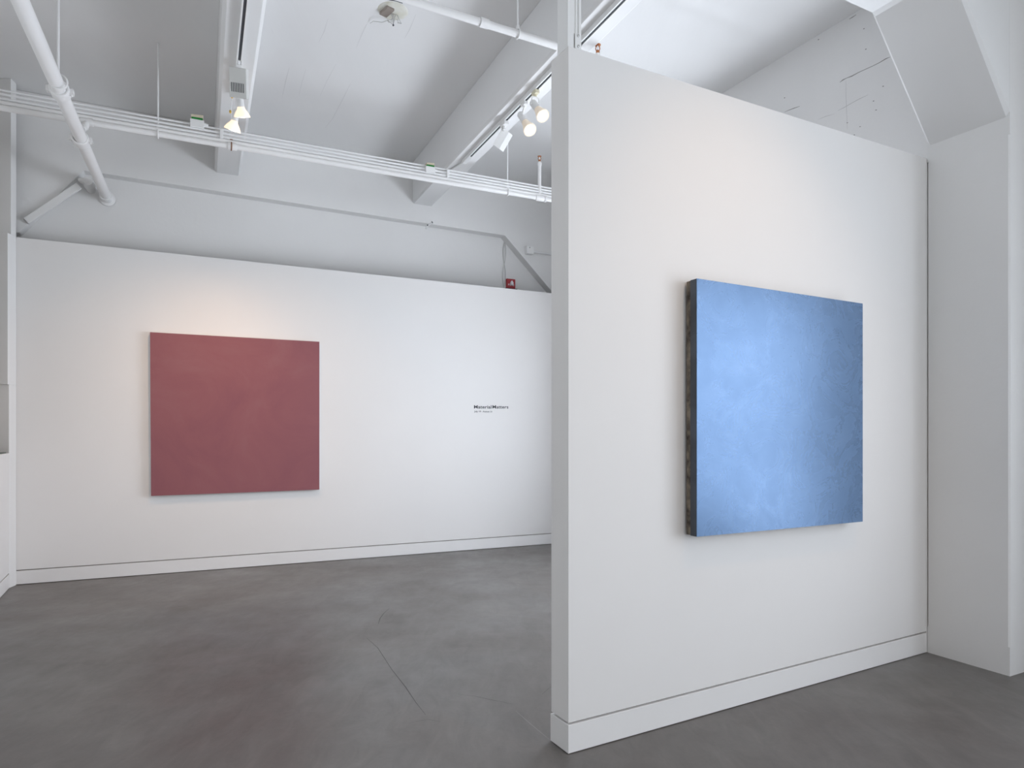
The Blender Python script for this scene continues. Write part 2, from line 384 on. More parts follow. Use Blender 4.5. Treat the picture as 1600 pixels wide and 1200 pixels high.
for n_, (a, b) in enumerate(wins):
    m_ = MB()
    def rc(v_, z, d=0.15): p = RW0+rv*v_+ru*d; return V3((p.x, p.y, z))
    z0 = sill(a); mid = (a+b)/2; hh = (wy1-z0)/2; zm = (z0+wy1)/2
    for v_ in (a+0.03, mid, b-0.03): m_.box(rc(v_, zm), rv, 0.03, ru, 0.03, UP, hh)
    for z in (z0+0.03, z0+0.95, wy1-0.03): m_.box(rc(mid, z), rv, (b-a)/2, ru, 0.025, UP, 0.025)
    struct(m_.build('window_%d' % (n_+1), M['window_frame']), 'steel framed window in the right wall')
# column with chamfered arrises + cross beam with haunch
m_ = MB(); D = roff+0.02; ch = 0.009
A0, A1 = RN, RFp
foot_c = [A0+rv*ch, A1-rv*ch, A1+ru*ch, A1+ru*D, A0+ru*D, A0+ru*ch]
foot_f = [A0, A1, A1+ru*D, A0+ru*D]
m_.col([(p.x, p.y) for p in foot_f], 0, 0.16)
zs = ZH-0.10
m_.col([(p.x, p.y) for p in foot_c], 0.16, zs)
m_.col([(p.x, p.y) for p in foot_f], zs, ZC)
struct(m_.build('column_right', M['concrete_paint']), 'white concrete column with chamfered edges at the right wall')
hx = 0.57*S*1.0
m_ = MB()
def xp(s_, z, v_=0.0): p = RN+ru*s_+rv*v_; return V3((p.x, p.y, z))
m_.prism([xp(0.04, ZH-0.04*(ZX-ZH)/hx, 0.0008), xp(-hx, ZX, 0.0008), xp(-6.1, ZX, 0.0008), xp(-6.1, ZC-0.001, 0.0008), xp(0.04, ZC-0.001, 0.0008)], rv*(colD-0.0016))
struct(m_.build('cross_beam', M['beam'], bevel=0.018, seg=1), 'white concrete cross beam with a sloping haunch meeting the column')

# rear wall
m_ = MB(); wr = [(-6.2, -4.0), (-3.5, -1.3), (-0.9, 1.2)]
RR = nearR; rd = unit(nearR-nearL)
Lr = (nearR-nearL).length
def qp(t, d=0.0): p = nearL+rd*t+V3((rd.y, -rd.x, 0))*d; return (p.x, p.y)
rfill_gaps = [(0.5, 2.4), (2.75, 4.65)]  # openings added behind the camera for the rear fill lights
cuts = [0.0]
for a, b in rfill_gaps: cuts += [a, b]
cuts.append(Lr)
for i in range(0, len(cuts), 2): m_.col([qp(cuts[i]), qp(cuts[i+1]), qp(cuts[i+1], 0.25), qp(cuts[i], 0.25)], 0, ZC)
for a, b in rfill_gaps:
    m_.col([qp(a), qp(b), qp(b, 0.25), qp(a, 0.25)], 0, 0.9); m_.col([qp(a), qp(b), qp(b, 0.25), qp(a, 0.25)], 3.1, ZC)
struct(m_.build('wall_rear', M['drywall']), 'white wall behind the photographer')

# ---------------------------------------------------------------- ceiling beams along the room
def UV(u, v, z): p = U*u+Vv*v; return V3((p.x, p.y, z))
def vback(u): p = inter(U*u, Vv, C0, cd); return p.dot(Vv)
crossv = lambda u: None
def beam(u0, u1, name, lab, ch=0.02):
    v1a, v1b = vback(u0), vback(u1); v0 = -4.0
    # section polygon, swept to the back wall (square cut, ends set into the wall)
    b = MB()
    sec = [(u0, ZC-0.001), (u0, ZB+ch), (u0+ch, ZB), (u1-ch, ZB), (u1, ZB+ch), (u1, ZC-0.001)]
    n = len(sec); vs = [UV(u, v0, z) for u, z in sec]+[UV(u, vback(u)-0.0005, z) for u, z in sec]
    b.add(vs, [list(range(n))[::-1], list(range(n, 2*n))]+[[i, (i+1) % n, n+(i+1) % n, n+i] for i in range(n)])
    return struct(b.build(name, M['beam'], bevel=0.003), lab)
b1 = (0.13*S*.9074, 0.415*S*.9074); b2 = (2.55*S*.9074, 2.83*S*.9074)
beam(*b1, 'ceiling_beam', 'white ceiling beam above the red painting, carrying a light track', 0.022)
beam(*b2, 'ceiling_beam', 'white ceiling beam passing over the partition, carrying a light track', 0.016)

# ---------------------------------------------------------------- light tracks
def track(uc, v0, v1, lab, vs=None):
    c0, c1 = UV(uc, v0, ZB), UV(uc, v1, ZB); t = thing('lighting_track', (c0+c1)/2, lab, 'light track', 'light tracks under the beams')
    L = (c1-c0).length/2; c = (c0+c1)/2; w_ = 0.018; h = 0.017
    m = MB()
    m.box(c-UP*0.002, Vv, L, U, w_, UP, 0.002)
    for s_ in (-1, 1): m.box(c-UP*h+U*(s_*(w_-0.004)), Vv, L, U, 0.005, UP, h)
    m.build('rail', M['white_metal'], t)
    vs = vs or v1; cS = UV(uc, (v0+vs)/2, ZB); m = MB(); m.box(cS-UP*(2*h-0.006), Vv, (vs-v0)/2-0.001, U, w_-0.008, UP, 0.001); cR = UV(uc, (vs+v1)/2, ZB); m.build('conductor_slot', M['dark'], t); m = MB(); m.box(cR-UP*(2*h-0.004), Vv, max((v1-vs)/2, 0.004), U, w_-0.006, UP, 0.004); m.build('blank_cover', M['white_metal'], t); m = None
    m = MB(); m.box(c1-UP*h+Vv*0.012, Vv, 0.012, U, w_+0.002, UP, h+0.002); m.build('end_cap', M['white_metal'], t, bevel=0.002)
    return t
tz = ZB-0.034
def trk(px, py, uc):      # v on track centre plane for a pixel on the track underside
    p = on_z(px, py, tz); return p.dot(Vv)
u_t1 = on_z(378.5, 50, tz).dot(U); u_t2 = on_z(880, 98, tz).dot(U)
print('track u', u_t1, u_t2, 'beams', b1, b2)
vt1 = trk(366, 150, 0); vt2 = trk(722, 254, 0)
track(u_t1, -3.5, vt1, 'white track rail with a dark slot under the left ceiling beam', trk(374, 95, 0))
track(u_t2, -3.5, vt2, 'white track rail with a dark slot under the ceiling beam crossing the partition', trk(733, 245, 0))

# flexible cable feeding the right track
def tp(u, v, dz=0.0): return UV(u, v, ZB+dz)
cpts = [tp(u_t2, vt2+0.02, -0.012), tp(u_t2-0.01, vt2+0.12, -0.010), tp(u_t2-0.035, vt2+0.24, -0.008), tp(u_t2-0.07, vt2+0.34, -0.008), tp(b2[0]+0.01, vt2+0.42, -0.010)]
m_ = MB(); m_.path(cpts, 0.007); tag(m_.build('feed_cable', M['conduit'], smooth=True), 'white flexible cable curving from the right track end to the beam edge', 'cable')

# ---------------------------------------------------------------- spotlights
def spotlight(uc, v, neck_px, face_px, Yn, Yf, R, lab, neck_r, back='bulb_back', yoke=True, power=0, target=None):
    """neck_px/face_px: pixels of the lamp holder's rear end and of the bulb rim centre, at depths Yn / Yf"""
    top = UV(uc, v, tz); n0 = at_y(*neck_px, Yn); f0 = at_y(*face_px, Yf)
    ax = unit(f0-n0); L = (f0-n0).length
    t = thing('track_spotlight', top, lab, 'spotlight', 'spotlights on the ceiling tracks')
    m = MB(); m.box(top-UP*0.0150, Vv, 0.035, U, 0.017, UP, 0.0145); m.tube(top-UP*0.024, top-UP*0.045, 0.012)
    m.build('track_adapter', M['cream_plastic'] if yoke else M['white_metal'], t, bevel=0.003)
    m = MB(); jt = top-UP*0.045; sd = unit(ax.cross(UP)); m_pt = n0+ax*L*0.28
    if yoke:
        for s_ in (-1, 1):
            m.path([jt, jt+sd*(s_*0.028)-UP*0.006, m_pt+sd*(s_*(neck_r+0.008))+(jt-m_pt)*0.45, m_pt+sd*(s_*(neck_r+0.008))], 0.005)
    else:
        m.path([jt+UP*0.01, (jt+m_pt)/2+sd*0.006, m_pt], 0.008)
    m.build('yoke', M['white_metal'], t, smooth=True)
    m = MB(); Lh = L*0.52
    m.lathe(n0, ax, [(0, neck_r*0.55), (0.004, neck_r*0.85), (0.015, neck_r), (Lh*0.9, neck_r), (Lh, neck_r*1.06), (Lh+0.004, neck_r*1.06)], 28)
    m.build('lamp_holder', M['white_metal'], t, smooth=True)
    m = MB(); a0 = Lh+0.004
    m.lathe(n0, ax, [(a0, neck_r*0.98), (a0+(L-a0)*0.2, neck_r*1.15), (a0+(L-a0)*0.6, R*0.80), (a0+(L-a0)*0.92, R*0.99), (L, R), (L+0.004, R*0.99), (L+0.004, R*0.80)], 32, caps=False)
    bo = m.build('bulb', M[back], t, smooth=True)
    m = MB(); m.lathe(n0, ax, [(L-0.004, R*0.80), (L+0.001, R*0.79), (L+0.004, R*0.6), (L+0.006, R*0.2)], 32)
    m.build('bulb_face', M['bulb_face'], bo, smooth=True)
    if power:
        ld_ = bpy.data.lights.new('lamp', 'SPOT'); ld_.energy = power; ld_.color = (1.0, 0.62, 0.36)
        ld_.spot_size = math.radians(80); ld_.spot_blend = 1.0; ld_.shadow_soft_size = R*0.5
        lo = bpy.data.objects.new('spotlight_beam', ld_); COL.objects.link(lo)
        pos = n0+ax*(L+0.03); lo.location = pos; tgt = target-pos if target else ax
        lo.rotation_euler = tgt.to_track_quat('-Z', 'Y').to_euler()
    return t
RC = bw(367, 600)
RT = bw(330, 560)
spotlight(u_t1, trk(371, 122, 0), (374, 148), (378.5, 182.5), 4.80, 4.86, 0.056, 'upper of the two glowing spotlights under the left ceiling beam', 0.024, 'bulb_back', False, 38, bw(430, 740))
spotlight(u_t1, trk(369, 137, 0), (370.5, 171), (363, 203), 4.98, 5.02, 0.059, 'lower of the two glowing spotlights under the left ceiling beam', 0.024, 'bulb_back', False, 40, bw(250, 740))
spotlight(u_t2, trk(836, 142, 0), (832, 160), (848, 181), 5.06, 4.93, 0.050, 'lit spotlight nearest the partition, upper right of the pair', 0.027, 'bulb_glass', True, 8)
spotlight(u_t2, trk(819, 160, 0), (812.5, 178), (828, 203), 5.30, 5.15, 0.052, 'lit spotlight left of and below its twin near the partition', 0.027, 'bulb_glass', False, 8)

# rectangular floodlights
# left: vented box seen from behind
Yb = 4.62
cA = at_y(373.5, 130, Yb); px = Yb/F
fx = unit(V3((1, 0.12, -0.10))); vd = unit(cA-V3((0, 0, HC))); fz = unit(V3((-0.10, -0.42, 0.90))); fz = unit(fz-fx*fx.dot(fz)); fy = fz.cross(fx)
vb = on_z(373.5, 106, tz).dot(Vv)
t = thing('track_floodlight', UV(u_t1, vb, tz), 'pale grey rectangular floodlight with a vented back above the glowing spotlights', 'floodlight', 'rectangular track floodlights')
m = MB(); m.box(cA, fx, 13*px, fy, 0.030, fz, 21.5*px); hs = m.build('housing', M['grey_metal'], t, bevel=0.004)
m = MB()
for i in range(8):
    m.box(cA+fx*((-9.4+i*2.55)*px)-fz*(6.5*px)-fy*0.0305*(1 if (fy.y > 0) else -1), fx, 0.55*px, fy, 0.0008, fz, 6.5*px)
m.build('vent_slot', M['dark'], hs)
m = MB(); tt = UV(u_t1, vb, tz); m.box(tt-UP*0.0150, Vv, 0.05, U, 0.02, UP, 0.0145); m.tube(tt-UP*0.02, cA+fz*(20*px), 0.012)
m.build('track_adapter', M['white_metal'], t, bevel=0.003)
# right: tilted box seen from its side
Yc = 5.62; pc = Yc/F
def bp(x, y, Y=Yc): return at_y(x, y, Y)
vb2 = trk(786, 191, 0); tt = UV(u_t2, vb2, tz)
t = thing('track_floodlight', tt, 'white tilted box floodlight on the right track, left of the lit spotlights', 'floodlight', 'rectangular track floodlights')
# corners: side face (grey) and bottom face (bright)
s_top, s_bot = bp(791.3, 204), bp(776.3, 230.5)
lng = s_bot-s_top
wid = bp(801.5, 211.5, Yc+0.02)-s_top
dep = bp(769.7, 225.5, Yc-0.03)-s_bot
o = s_top
vs = [o, o+lng, o+lng+wid, o+wid]; vs2 = [p+dep for p in vs]
m = MB(); m.add(vs+vs2, [(0, 1, 2, 3), (4, 7, 6, 5), (0, 4, 5, 1), (1, 5, 6, 2), (2, 6, 7, 3), (3, 7, 4, 0)])
hs = m.build('housing', M['white_metal'], t, bevel=0.004)
nn = unit(lng.cross(wid)); nn = nn if nn.dot(dep) < 0 else -nn
m = MB(); cg = o+lng*0.55+wid*0.5+nn*0.001; m.box(cg, unit(lng), lng.length*0.30, unit(wid), wid.length*0.34, nn, 0.0012); m.build('diffuser_glass', M['lens'], hs)
m = MB(); m.box(tt-UP*0.0150, Vv, 0.045, U, 0.02, UP, 0.0145); m.tube(tt-UP*0.02, tt-UP*0.045, 0.012)
m.build('track_adapter', M['white_metal'], t, bevel=0.003)
m = MB(); m.path([tt-UP*0.04, (tt-UP*0.045+s_top+dep*0.5)/2+V3((-0.01, 0, 0)), s_top+dep*0.5+lng*0.12], 0.010); m.build('arm', M['grey_metal'], t, smooth=True)

# yellow ended cord by the spotlights
cy = 5.05
t = thing('hanging_cord', at_y(362.5, 147, cy), 'thin cord with yellow ends hanging beside the vented floodlight', 'cord')
m = MB(); m.path([at_y(363, 149, cy), at_y(362.3, 158, cy), at_y(361.3, 168, cy), at_y(360, 176, cy)], 0.0035); m.build('cord', M['conduit'], t, smooth=True)
for (x, y) in ((362.5, 151), (359.8, 174.5)):
    m = MB(); c = at_y(x, y, cy-0.005); m.lathe(c-UP*0.012, UP, [(0, 0.004), (0.005, 0.0085), (0.018, 0.0085), (0.024, 0.004)], 12); m.build('yellow_end', M['brass'], t, smooth=True)
m = MB(); m.path([at_y(363, 149, cy), UV(u_t1-0.02, at_y(363, 149, cy).dot(Vv), ZB-0.02)], 0.0035); m.build('upper_cord', M['conduit'], t)

# ---------------------------------------------------------------- big sprinkler main on the left
ZP = HC+2.35*S
a = on_z(31, 0, ZP); b = on_z(163.5, 301, ZP); d = unit(b-a)
endp = on_plane(163.5, 301, C0, cn); endp.z = ZP
endw = inter(flat(a), flat(d), C0-cn*0.115, cd); endw.z = ZP
R3 = 0.043
t = thing('sprinkler_main', endw, 'thick white sprinkler pipe running over the room to the back wall at left', 'pipe')
m = MB(); m.tube(a-d*3.0, endw, R3, 36); m.build('pipe', M['pipe'], t, smooth=True)
def collar(px_, py_, parent, name='coupling', Rr=R3, big=1.0):
    c = on_z(px_, py_, ZP); q_ = MB()
    q_.lathe(c-d*0.045, d, [(0, Rr*1.0), (0, Rr*1.22), (0.012, Rr*1.36), (0.030, Rr*1.30), (0.060, Rr*1.30), (0.078, Rr*1.36), (0.09, Rr*1.22), (0.09, Rr*1.0)], 36, caps=False)
    sd = unit(d.cross(UP))
    for s_ in (-1, 1):
        q_.box(c+sd*(s_*Rr*1.45), sd, 0.014, d, 0.022, UP, 0.016); q_.tube(c+sd*(s_*Rr*1.5)-UP*0.026, c+sd*(s_*Rr*1.5)+UP*0.026, 0.007, 8)
    return q_.build(name, M['pipe'], parent, smooth=True)
collar(94, 142, t); collar(126, 218, t)
m = MB(); m.lathe(endw-d*0.13, d, [(0, R3*1.0), (0.0, R3*1.2), (0.02, R3*1.25), (0.11, R3*1.05), (0.12, R3*1.6), (0.13, R3*1.6)], 30, caps=False); m.build('wall_collar', M['pipe'], t, smooth=True)
# rod hanger of the main
c = on_z(91, 127, ZP); top = V3((c.x, c.y, ZC))
h = thing('pipe_hanger', top, 'thin white hanger rod holding the thick left sprinkler pipe', 'pipe hanger', 'pipe hangers from the ceiling')
m = MB(); m.tube(c+UP*(R3+0.01), top, 0.008, 10); m.build('rod', M['conduit'], h, smooth=True)
m = MB(); m.ring(c, d, R3+0.006, 0.006); m.box(c+UP*(R3+0.018), d, 0.012, d.cross(UP), 0.006, UP, 0.014); m.build('ring', M['pipe'], h, smooth=True)

# valve body behind the main near the brace
p = cw(139, 286, 0.06)
m = MB(); m.lathe(p-cn*0.18, cn, [(0, 0.040), (0.10, 0.040), (0.12, 0.050), (0.17, 0.050), (0.19, 0.036), (0.24, 0.036)], 20); m.lathe(p-V3((0.09, 0, -0.03)), V3((1, 0, -0.3)), [(0, 0.018), (0.02, 0.026), (0.09, 0.028)], 16)
tag(m.build('pipe_stub', M['pipe'], smooth=True), 'short white capped pipe stub behind the thick pipe at the back wall', 'pipe')

# ---------------------------------------------------------------- bundle of pipes along the back wall
ZD = HC+2.48*S
dA, dB = on_z(0, 168, ZD), on_z(861, 312.5, ZD); dd = unit(dB-dA); dn = V3((dd.y, -dd.x, 0))
def dw(px_, py_): return on_plane(px_, py_, dA, dn)
lw = inter(flat(dA), flat(dd), Lup, ld); rwp = inter(flat(dA), flat(dd), RW0, rv)
def run(px0, py0, px1, py1, r, off=0.0):
    p0, p1_ = dw(px0, py0)-dn*off, dw(px1, py1)-dn*off; z0, z1 = p0.z, p1_.z
    e = unit(flat(p1_-p0)); sl = (z1-z0)/flat(p1_-p0).length
    A = inter(flat(p0), e, Lup+ln*0.001, ld); B = inter(flat(p0), e, RW0-ru*0.001, rv)
    A.z = z0+sl*(A-flat(p0)).dot(e); B.z = z0+sl*(B-flat(p0)).dot(e)
    return A, B, r
rows = {}
rows['D'] = run(0, 168, 861, 312.5, 0.022)
rows['C'] = run(160, 187.5, 830, 302.5, 0.0165, 0.0)
rows['B2'] = run(160, 181.5, 830, 297.6, 0.0115)
rows['B'] = run(160, 175, 830, 293.2, 0.0095)
rows['A'] = run(160, 169, 830, 288.8, 0.0075)
labs = {'D': ('sprinkler_branch_pipe', 'lowest white sprinkler pipe of the bundle across the back wall', 'pipe'),
        'C': ('wall_pipe', 'thick white pipe just above the lowest one of the bundle', 'pipe'),
        'B2': ('conduit', 'third white line from the bottom of the bundle across the back wall', 'conduit'),
        'B': ('conduit', 'second highest thin white conduit of the bundle across the back wall', 'conduit'),
        'A': ('conduit', 'topmost and thinnest white conduit of the bundle across the back wall', 'conduit')}
T = {}
for kx, (A, B, r) in rows.items():
    nm, lb, ct = labs[kx]
    if kx == 'D':
        t = thing(nm, (A+B)/2, lb, ct, 'pipes and conduits along the back wall'); m = MB(); m.tube(A, B, r, 24); m.build('pipe', M['pipe'], t, smooth=True); T['D'] = t
    else:
        m = MB(); m.tube(A, B, r, 20); o = m.build(nm, M['pipe'] if kx == 'C' else M['conduit'], smooth=True); tag(o, lb, ct, 'pipes and conduits along the back wall')
tD = T['D']; A, B, rD = rows['D']; eD = unit(B-A)
def onD(px_, k_='D'):
    A_, B_, r_ = rows[k_]; n = V3((1, -(px_-CX)/F, 0)); t_ = (-A_).dot(n)/(B_-A_).dot(n); return A_+(B_-A_)*t_
for x, l_ in ((363, 0.035), (843, 0.045), (852, 0.012)):
    c = onD(x); m = MB(); m.lathe(c-eD*l_, eD, [(0, rD), (0, rD*1.3), (l_*0.3, rD*1.42), (l_*1.7, rD*1.42), (l_*2, rD*1.3), (l_*2, rD)], 24, caps=False); m.build('coupling', M['pipe'], tD, smooth=True)
# riser with the upright sprinkler
c = onD(843); ztop = at_y(843, 255, c.y).z; m = MB(); m.tube(c, V3((c.x, c.y, ztop)), 0.017, 18); m.lathe(V3((c.x, c.y, ztop-0.03)), UP, [(0, 0.017), (0, 0.021), (0.03, 0.021), (0.045, 0.012)], 18)
m.build('riser', M['pipe'], tD, smooth=True)
def sprinkler(base, parent, sc=1.0):
    m = MB(); m.lathe(base, UP, [(0, 0.011*sc), (0.012*sc, 0.013*sc), (0.022*sc, 0.009*sc)], 14)
    for s_ in (-1, 1): m.path([base+V3((s_*0.009*sc, 0, 0.018*sc)), base+V3((s_*0.014*sc, 0, 0.032*sc)), base+V3((s_*0.011*sc, 0, 0.046*sc)), base+V3((0, 0, 0.055*sc))], 0.003*sc, 6)
    m.lathe(base+UP*(0.053*sc), UP, [(0, 0.006*sc), (0.002*sc, 0.020*sc), (0.005*sc, 0.020*sc), (0.009*sc, 0.012*sc)], 16)
    o = m.build('sprinkler_head', M['copper'], parent, smooth=True); o['label'] = 'copper coloured sprinkler head'
    m = MB(); m.lathe(base+UP*(0.02*sc), UP, [(0, 0.005*sc), (0.03*sc, 0.005*sc)], 10); m.build('glass_bulb', M['lens'], o, smooth=True)
sprinkler(V3((c.x, c.y, ztop+0.012)), tD)
# branch tee between the branch pipe and the main
c = onD(136); m = MB(); m.lathe(c-eD*0.04, eD, [(0, rD), (0, rD*1.35), (0.08, rD*1.35), (0.08, rD)], 20, caps=False)
e_ = on_z(129, 209, ZP)+UP*R3*0.7; m.path([c, c+(e_-c)*0.5+UP*0.0, e_], 0.021, 14); m.lathe(c+(e_-c)*0.35, e_-c, [(0, 0.026), (0.03, 0.028), (0.05, 0.026)], 16)
m.build('tee_fitting', M['pipe'], tD, smooth=True)

def hanger(px_, ytop, k_, lab, rodr=0.0065, ringR=None, m_ring='pipe', rusty=False):
    c = onD(px_, k_); r_ = rows[k_][2]; top = V3((c.x, c.y, ZC)); h = thing('pipe_hanger', top, lab, 'pipe hanger', 'pipe hangers from the ceiling')
    fwd = dn*0.0
    m = MB(); m.tube(c+UP*(r_+0.03), top, rodr, 10); m.build('rod', M['conduit'], h, smooth=True)
    m = MB(); m.ring(c, eD, r_+0.008, 0.0055); m.box(c+UP*(r_+0.025), eD, 0.010, dn, 0.008, UP, 0.016); m.build('ring', M['rust'] if rusty else M['pipe'], h, smooth=True)
    return h
hanger(247, 85, 'D', 'hanger rod dropping to the pipe bundle left of the green-striped box')
hanger(793, 235, 'D', 'hanger rod dropping to the pipe bundle below the tilted floodlight')
hanger(361.5, 200, 'D', 'rusty pipe hanger just below the glowing spotlights', 0.004, rusty=True)
# small clips on conduits
for x, kx, lb in ((346, 'B2', 'small white clip on the conduits left of the glowing spotlights'), (699, 'B2', 'small white clip on the conduits under the right beam end')):
    c = onD(x, kx); c2 = onD(x, 'B'); m = MB(); m.box((c+c2)/2+dn*0.012, eD, 0.012, dn, 0.012, UP, 0.036)
    tag(m.build('conduit_clip', M['conduit'], bevel=0.003), lb, 'clip', 'clips on the conduits')

# junction boxes with green strip
def jbox(px_, py_, wpx, lab):
    c = onD(px_, 'B'); Y = c.y; q_ = Y/F; c = at_y(px_, py_, Y)
    hw = wpx/2*q_
    t = thing('junction_box', c-UP*(hw*0.5), lab, 'junction box', 'junction boxes on the conduits')
    m = MB(); m.box(c-UP*(hw*0.35), eD, hw, dn, 0.035, UP, hw*0.62); m.tube(c+eD*hw-UP*(hw*0.05), c+eD*(hw+0.03)-UP*(hw*0.05)-UP*0.006, 0.014, 12); m.build('box', M['white_metal'], t, bevel=0.003)
    m = MB(); m.box(c+UP*(hw*0.42), eD, hw*0.80, dn, 0.034, UP, hw*0.16)
    for i in range(6): m.box(c+UP*(hw*0.42)+eD*(hw*(-0.65+0.26*i))+dn*0.034, eD, hw*0.06, dn, 0.002, UP, hw*0.13)
    o = m.build('green_terminal_strip', M['green'], t); o['label'] = 'green strip'
    m = MB(); m.box(c+UP*(hw*0.80), unit(eD+UP*0.08), hw*0.86, dn, 0.034, UP, hw*0.24); m.build('cover', M['beige'], t, bevel=0.003)
jbox(308, 192, 20, 'junction box with a green strip, left of the glowing spotlights')
jbox(671, 264, 15, 'small junction box with a green strip beside the right beam end')

# ---------------------------------------------------------------- pipe crossing behind the partition post
ZS = HC+2.665*S
a, b = on_z(700, 19, ZS), on_z(870, 72, ZS); e = unit(b-a)
A = inter(flat(a), e, nearL, rd); A = a-e*4.2; B = inter(flat(a), e, RW0-ru*0.001, rv); A.z = B.z = ZS
t = thing('sprinkler_crossing_pipe', (A+B)/2, 'white sprinkler pipe crossing below the ceiling beams and passing behind the partition', 'pipe')
m = MB(); m.tube(A, B, 0.0235, 24); m.build('pipe', M['pipe'], t, smooth=True)
c = on_z(756, 36, ZS); m = MB(); m.lathe(c-e*0.028, e, [(0, 0.0235), (0, 0.029), (0.056, 0.029), (0.056, 0.0235)], 24, caps=False); m.build('coupling', M['pipe'], t, smooth=True)
n_ = V3((1, -(934-CX)/F, 0)); tt_ = (-A).dot(n_)/(B-A).dot(n_); c = A+(B-A)*tt_
m = MB(); m.lathe(c, UP, [(0.015, 0.019), (0.032, 0.019), (0.036, 0.013)], 16); m.build('outlet', M['pipe'], t, smooth=True)
sprinkler(c+UP*0.034, t, 1.05)
c = on_z(809, 53, ZS); top = V3((c.x, c.y, ZC))
h = thing('pipe_hanger', top, 'hanger rod holding the crossing pipe left of the partition post', 'pipe hanger', 'pipe hangers from the ceiling')
m = MB(); m.tube(c+UP*0.04, top, 0.0055, 10); m.build('rod', M['conduit'], h, smooth=True)
m = MB(); m.ring(c, e, 0.029, 0.0045); m.box(c+UP*0.04, e, 0.007, e.cross(UP), 0.009, UP, 0.014); m.build('ring', M['pipe'], h, smooth=True)

# ---------------------------------------------------------------- post on the end of the partition
pz = zpa
wv = (22/F)*PA.y/ pd.x*0.86
def pk(a_, b_): p = PA+pd*a_-pn*b_; return V3((p.x, p.y, 0))
P0 = pk(0.001, 0.003)
t = thing('ceiling_post', V3((P0.x, P0.y, pz)), 'white fluted metal post from the partition end up to the ceiling', 'post')
x1 = inter(V3((0, 0, 0)), V3(((908-CX)/F, 1, 0)), PA-pn*0.003, pd); W_ = (x1-PA).dot(pd)
m = MB(); fz0 = pz-0.001
fr = [pk(-0.001, 0.003), pk(W_*0.42, 0.003), pk(W_*0.46, 0.008), pk(W_*0.56, 0.008), pk(W_*0.60, 0.003), pk(W_*0.70, 0.003), pk(W_*0.73, 0.010), pk(W_*0.80, 0.010), pk(W_*0.83, 0.003), pk(W_, 0.003), pk(W_, 0.083), pk(-0.001, 0.083)]
m.col([(p.x, p.y) for p in fr], fz0, ZC); m.build('strut', M['white_metal'], t)
m = MB(); c = pk(W_*0.74, 0.001); m.box(V3((c.x, c.y, pz+0.032)), pd, W_*0.24, pn, 0.002, UP, 0.034); m.build('base_bracket', M['white_metal'], t, bevel=0.002)
for dz in (0.012, 0.056):
    m = MB(); m.lathe(V3((c.x, c.y, pz+dz))+pn*0.001, pn, [(0, 0.006), (0.004, 0.006), (0.006, 0.003)], 12)
    m.build('screw', M['steel'], t, smooth=True)

# ---------------------------------------------------------------- paintings
def painting(Pf, corners, off, n, name, lab, front, side, depth, back=None):
    c4 = [Pf(x, y, off) for x, y in corners]          # TL TR BR BL on the front plane
    cen = sum(c4, V3())/4
    t = thing(name, V3((cen.x, cen.y, min(p.z for p in c4))), lab, 'painting')
    return t, c4
# red
t, c4 = painting(bw, [(234.4, 519), (499, 534), (499, 765), (236, 775)], 0.052, bn, 'painting', 'square dusky red painting hanging on the long back wall', 'red', 'canvas_edge', 0.04)
m = MB(); m.prism([p-bn*0.0025 for p in c4], -bn*0.0475); m.build('canvas', M['canvas_edge'], t, bevel=0.002)
m = MB(); m.prism(c4, -bn*0.0025); m.build('painted_face', M['red'], t)
# blue
bo = 0.082
t, c4 = painting(pw, [(1089, 435), (1348, 474.3), (1348, 815), (1089, 838.8)], bo, pn, 'painting', 'square shiny blue panel painting hanging on the partition wall', 'blue', 'blue_side', 0.06)
m = MB(); m.prism(c4, -pn*0.003); m.build('painted_face', M['blue'], t)
cc = sum(c4, V3())/4
m = MB(); m.prism([p-pn*0.003 for p in c4], -pn*0.040); o = m.build('panel_edge', M['blue_side'], t, bevel=0.0015); o['label'] = 'dark blue-grey edge'
m = MB(); ins = [p+(cc-p)*0.0035-pn*0.043 for p in c4]; m.prism(ins, -pn*0.026); o = m.build('backing_board', M['raw_edge'], t, bevel=0.0015); o['label'] = 'bare brown worn backing edge'
m = MB(); ins = [p+(cc-p)*0.10-pn*0.069 for p in c4]; m.prism(ins, -pn*(bo-0.069)); m.build('hanging_cleat', M['raw_edge'], t)

# ---------------------------------------------------------------- lettering
def text_mesh(body, p0, xdir, zdir, nrm, width, height, name, parent, mt, bold=0.0, thick=0.0008):
    cu = bpy.data.curves.new(name, 'FONT'); cu.body = body; cu.size = 1; cu.offset = bold; cu.resolution_u = 3
    ob = bpy.data.objects.new(name, cu); COL.objects.link(ob); bpy.context.view_layer.update()
    me = bpy.data.meshes.new_from_object(ob.evaluated_get(bpy.context.evaluated_depsgraph_get())); COL.objects.unlink(ob); bpy.data.objects.remove(ob)
    xs = [v.co.x for v in me.vertices]; x0, x1_ = min(xs), max(xs)
    sx = width/(x1_-x0); sy = height/0.729
    off = V3(parent['_o'])
    bm = bmesh.new(); bm.from_mesh(me)
    for v in bm.verts: v.co = p0+xdir*((v.co.x-x0)*sx)+zdir*(v.co.y*sy)+nrm*thick-off
    bm.to_mesh(me); bm.free(); me.materials.clear(); me.materials.append(mt)
    o = bpy.data.objects.new(name, me); COL.objects.link(o); o.parent = parent; return o
a, b = bw(740.6, 638.2), bw(794.3, 638.4); hgt = bw(742, 632.9).z-bw(742, 638.2).z
t = thing('wall_lettering', a, 'small black lettering Material Matters with a date line on the back wall', 'lettering')
xd = unit(b-a)
for wd_, xa, xb in (('Material', 740.6, 767.8), ('Matters', 769.4, 794.3)):
    a1, b1_ = bw(xa, 638.2), bw(xb, 638.3); text_mesh(wd_, a1, xd, UP, bn, (b1_-a1).length, hgt, 'title_word', t, M['ink'], 0.016)
